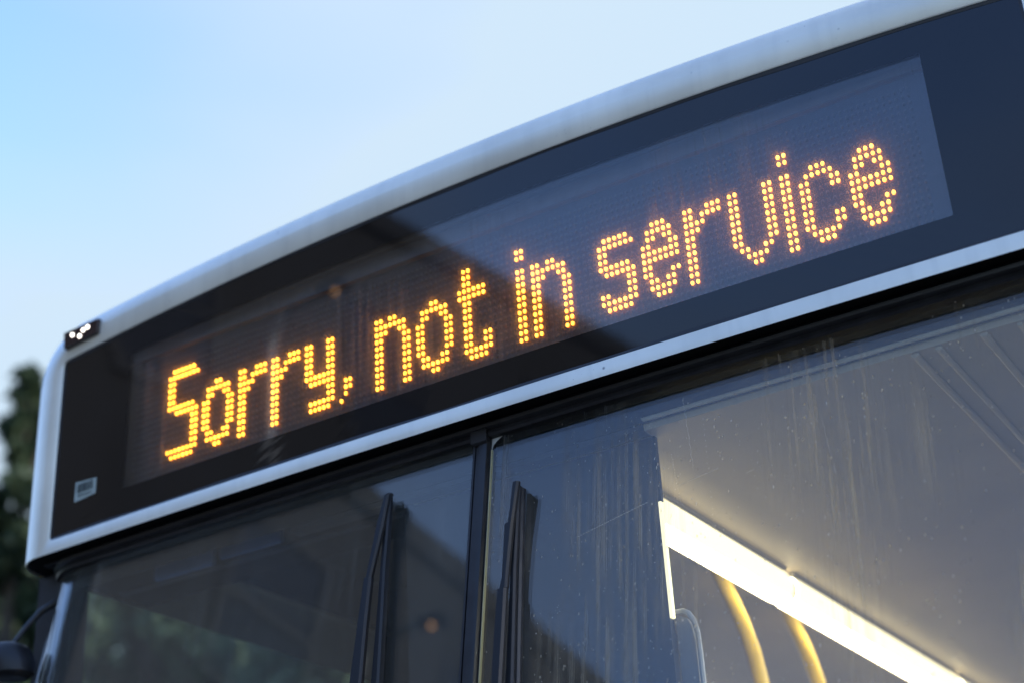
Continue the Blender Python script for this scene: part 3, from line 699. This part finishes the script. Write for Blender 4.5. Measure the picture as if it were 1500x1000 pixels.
def tree(loc, h, rad, nclump, nleaf, label, m, leaf=.10, seed=1, low=.12, cs=.60):
    r = np.random.default_rng(seed); root = empty('tree', loc, label, 'tree', 'trees beyond the bus')
    bm = MB(); tp = [(0, 0, 0)]; x = y = 0
    for i in range(1, 8):
        x += r.normal(0, .05); y += r.normal(0, .05); tp.append((x, y, h * .92 * i / 7))
    bm.tube(tp, [h * .022 * (1 - .9 * i / 7) + .01 for i in range(8)], 8)
    cl = []
    for i in range(nclump):
        f = low + (1 - low) * (i + .5) / nclump; z = h * f; a = r.uniform(0, 2 * PI); prof = rad * (1.03 - f) ** .85 * min(1, .55 + 2.0 * f)
        d = prof * r.uniform(.25, 1.0); cx, cy = d * math.cos(a), d * math.sin(a); cl.append((cx, cy, z + r.normal(0, .12), (.34 + .28 * r.random()) * rad * cs * (1.10 - .80 * f)))
        if i % 3 == 0:
            k_ = min(7, max(1, int(f * 7))); t0 = Vector(tp[k_]) * .96; e_ = Vector((cx, cy, z)); bm.tube([t0 - Vector((0, 0, .25 * d)), (t0 + e_) / 2 + Vector((0, 0, .1)), e_], [.05 * (1.1 - f) + .012, .03 * (1.1 - f) + .01, .008], 5)
    bm.build('trunk', BARK, root, smooth=True)
    cl = np.array(cl); idx = r.integers(0, len(cl), nleaf); c_ = cl[idx]
    dirs = r.normal(size=(nleaf, 3)); dirs /= np.linalg.norm(dirs, axis=1)[:, None]
    pos = c_[:, :3] + dirs * (c_[:, 3] * r.random(nleaf) ** .45)[:, None] * np.array([1, 1, .8])
    u = r.normal(size=(nleaf, 3)); u /= np.linalg.norm(u, axis=1)[:, None]; v = np.cross(u, r.normal(size=(nleaf, 3))); v /= np.linalg.norm(v, axis=1)[:, None]
    s_ = leaf * r.uniform(.6, 1.3, nleaf)[:, None]
    V = np.stack([pos - u * s_, pos + v * s_ * .5, pos + u * s_, pos - v * s_ * .5], 1).reshape(-1, 3)
    me = bpy.data.meshes.new('crown'); me.vertices.add(len(V)); me.vertices.foreach_set('co', V.ravel()); me.loops.add(len(V)); me.polygons.add(nleaf)
    me.loops.foreach_set('vertex_index', np.arange(len(V))); me.polygons.foreach_set('loop_start', np.arange(0, len(V), 4)); me.polygons.foreach_set('loop_total', np.full(nleaf, 4)); me.materials.append(m); me.update(); me.validate()
    o = bpy.data.objects.new('crown', me); C.objects.link(o); o.parent = root
    return root
tree((-10.05, 7.55, -.06), 8.6, 2.1, 140, 19000, 'tall dark green tree beside the bus, its thin top against the sky', LEAF[0], leaf=.11, seed=3, cs=.31)
tree((-11.5, 7.3, -.06), 7.7, 2.4, 140, 18000, 'bushy dark tree at the left edge of the view', LEAF[0], leaf=.11, seed=4, cs=.32)
tree((-8.5, 7.8, -.06), 7.6, 2.3, 130, 42000, 'broad tree hidden behind the driver corner of the bus', LEAF[1], seed=5)
tree((-6.4, 8.6, -.06), 7.8, 2.6, 130, 42000, 'rounded green tree seen through the driver side window', LEAF[1], seed=6)
tree((-4.0, 9.6, -.06), 7.8, 2.6, 120, 42000, 'second green tree seen through the driver side window, further right', LEAF[0], seed=11)
tree((-9.6, 4.9, -.06), 5.6, 2.4, 110, 36000, 'low dark bush tree nearest the mirror of the bus', LEAF[0], seed=8, low=.05)
for i, (x, y, h, lb) in enumerate(((-15.5, 11.8, 9.6, 'dense far tree furthest left behind the other trees'), (-12.9, 13.6, 10.2, 'dense far tree behind the thin topped tree'), (-9.8, 15.6, 10.4, 'dense far tree behind the driver corner of the bus'), (-6.6, 17.0, 10.6, 'dense far tree furthest right behind the driver side window'))):
    tree((x, y, -.06), h, 3.6, 130, 46000, lb, LEAF[i % 2], leaf=.13, seed=30 + i, low=.10)
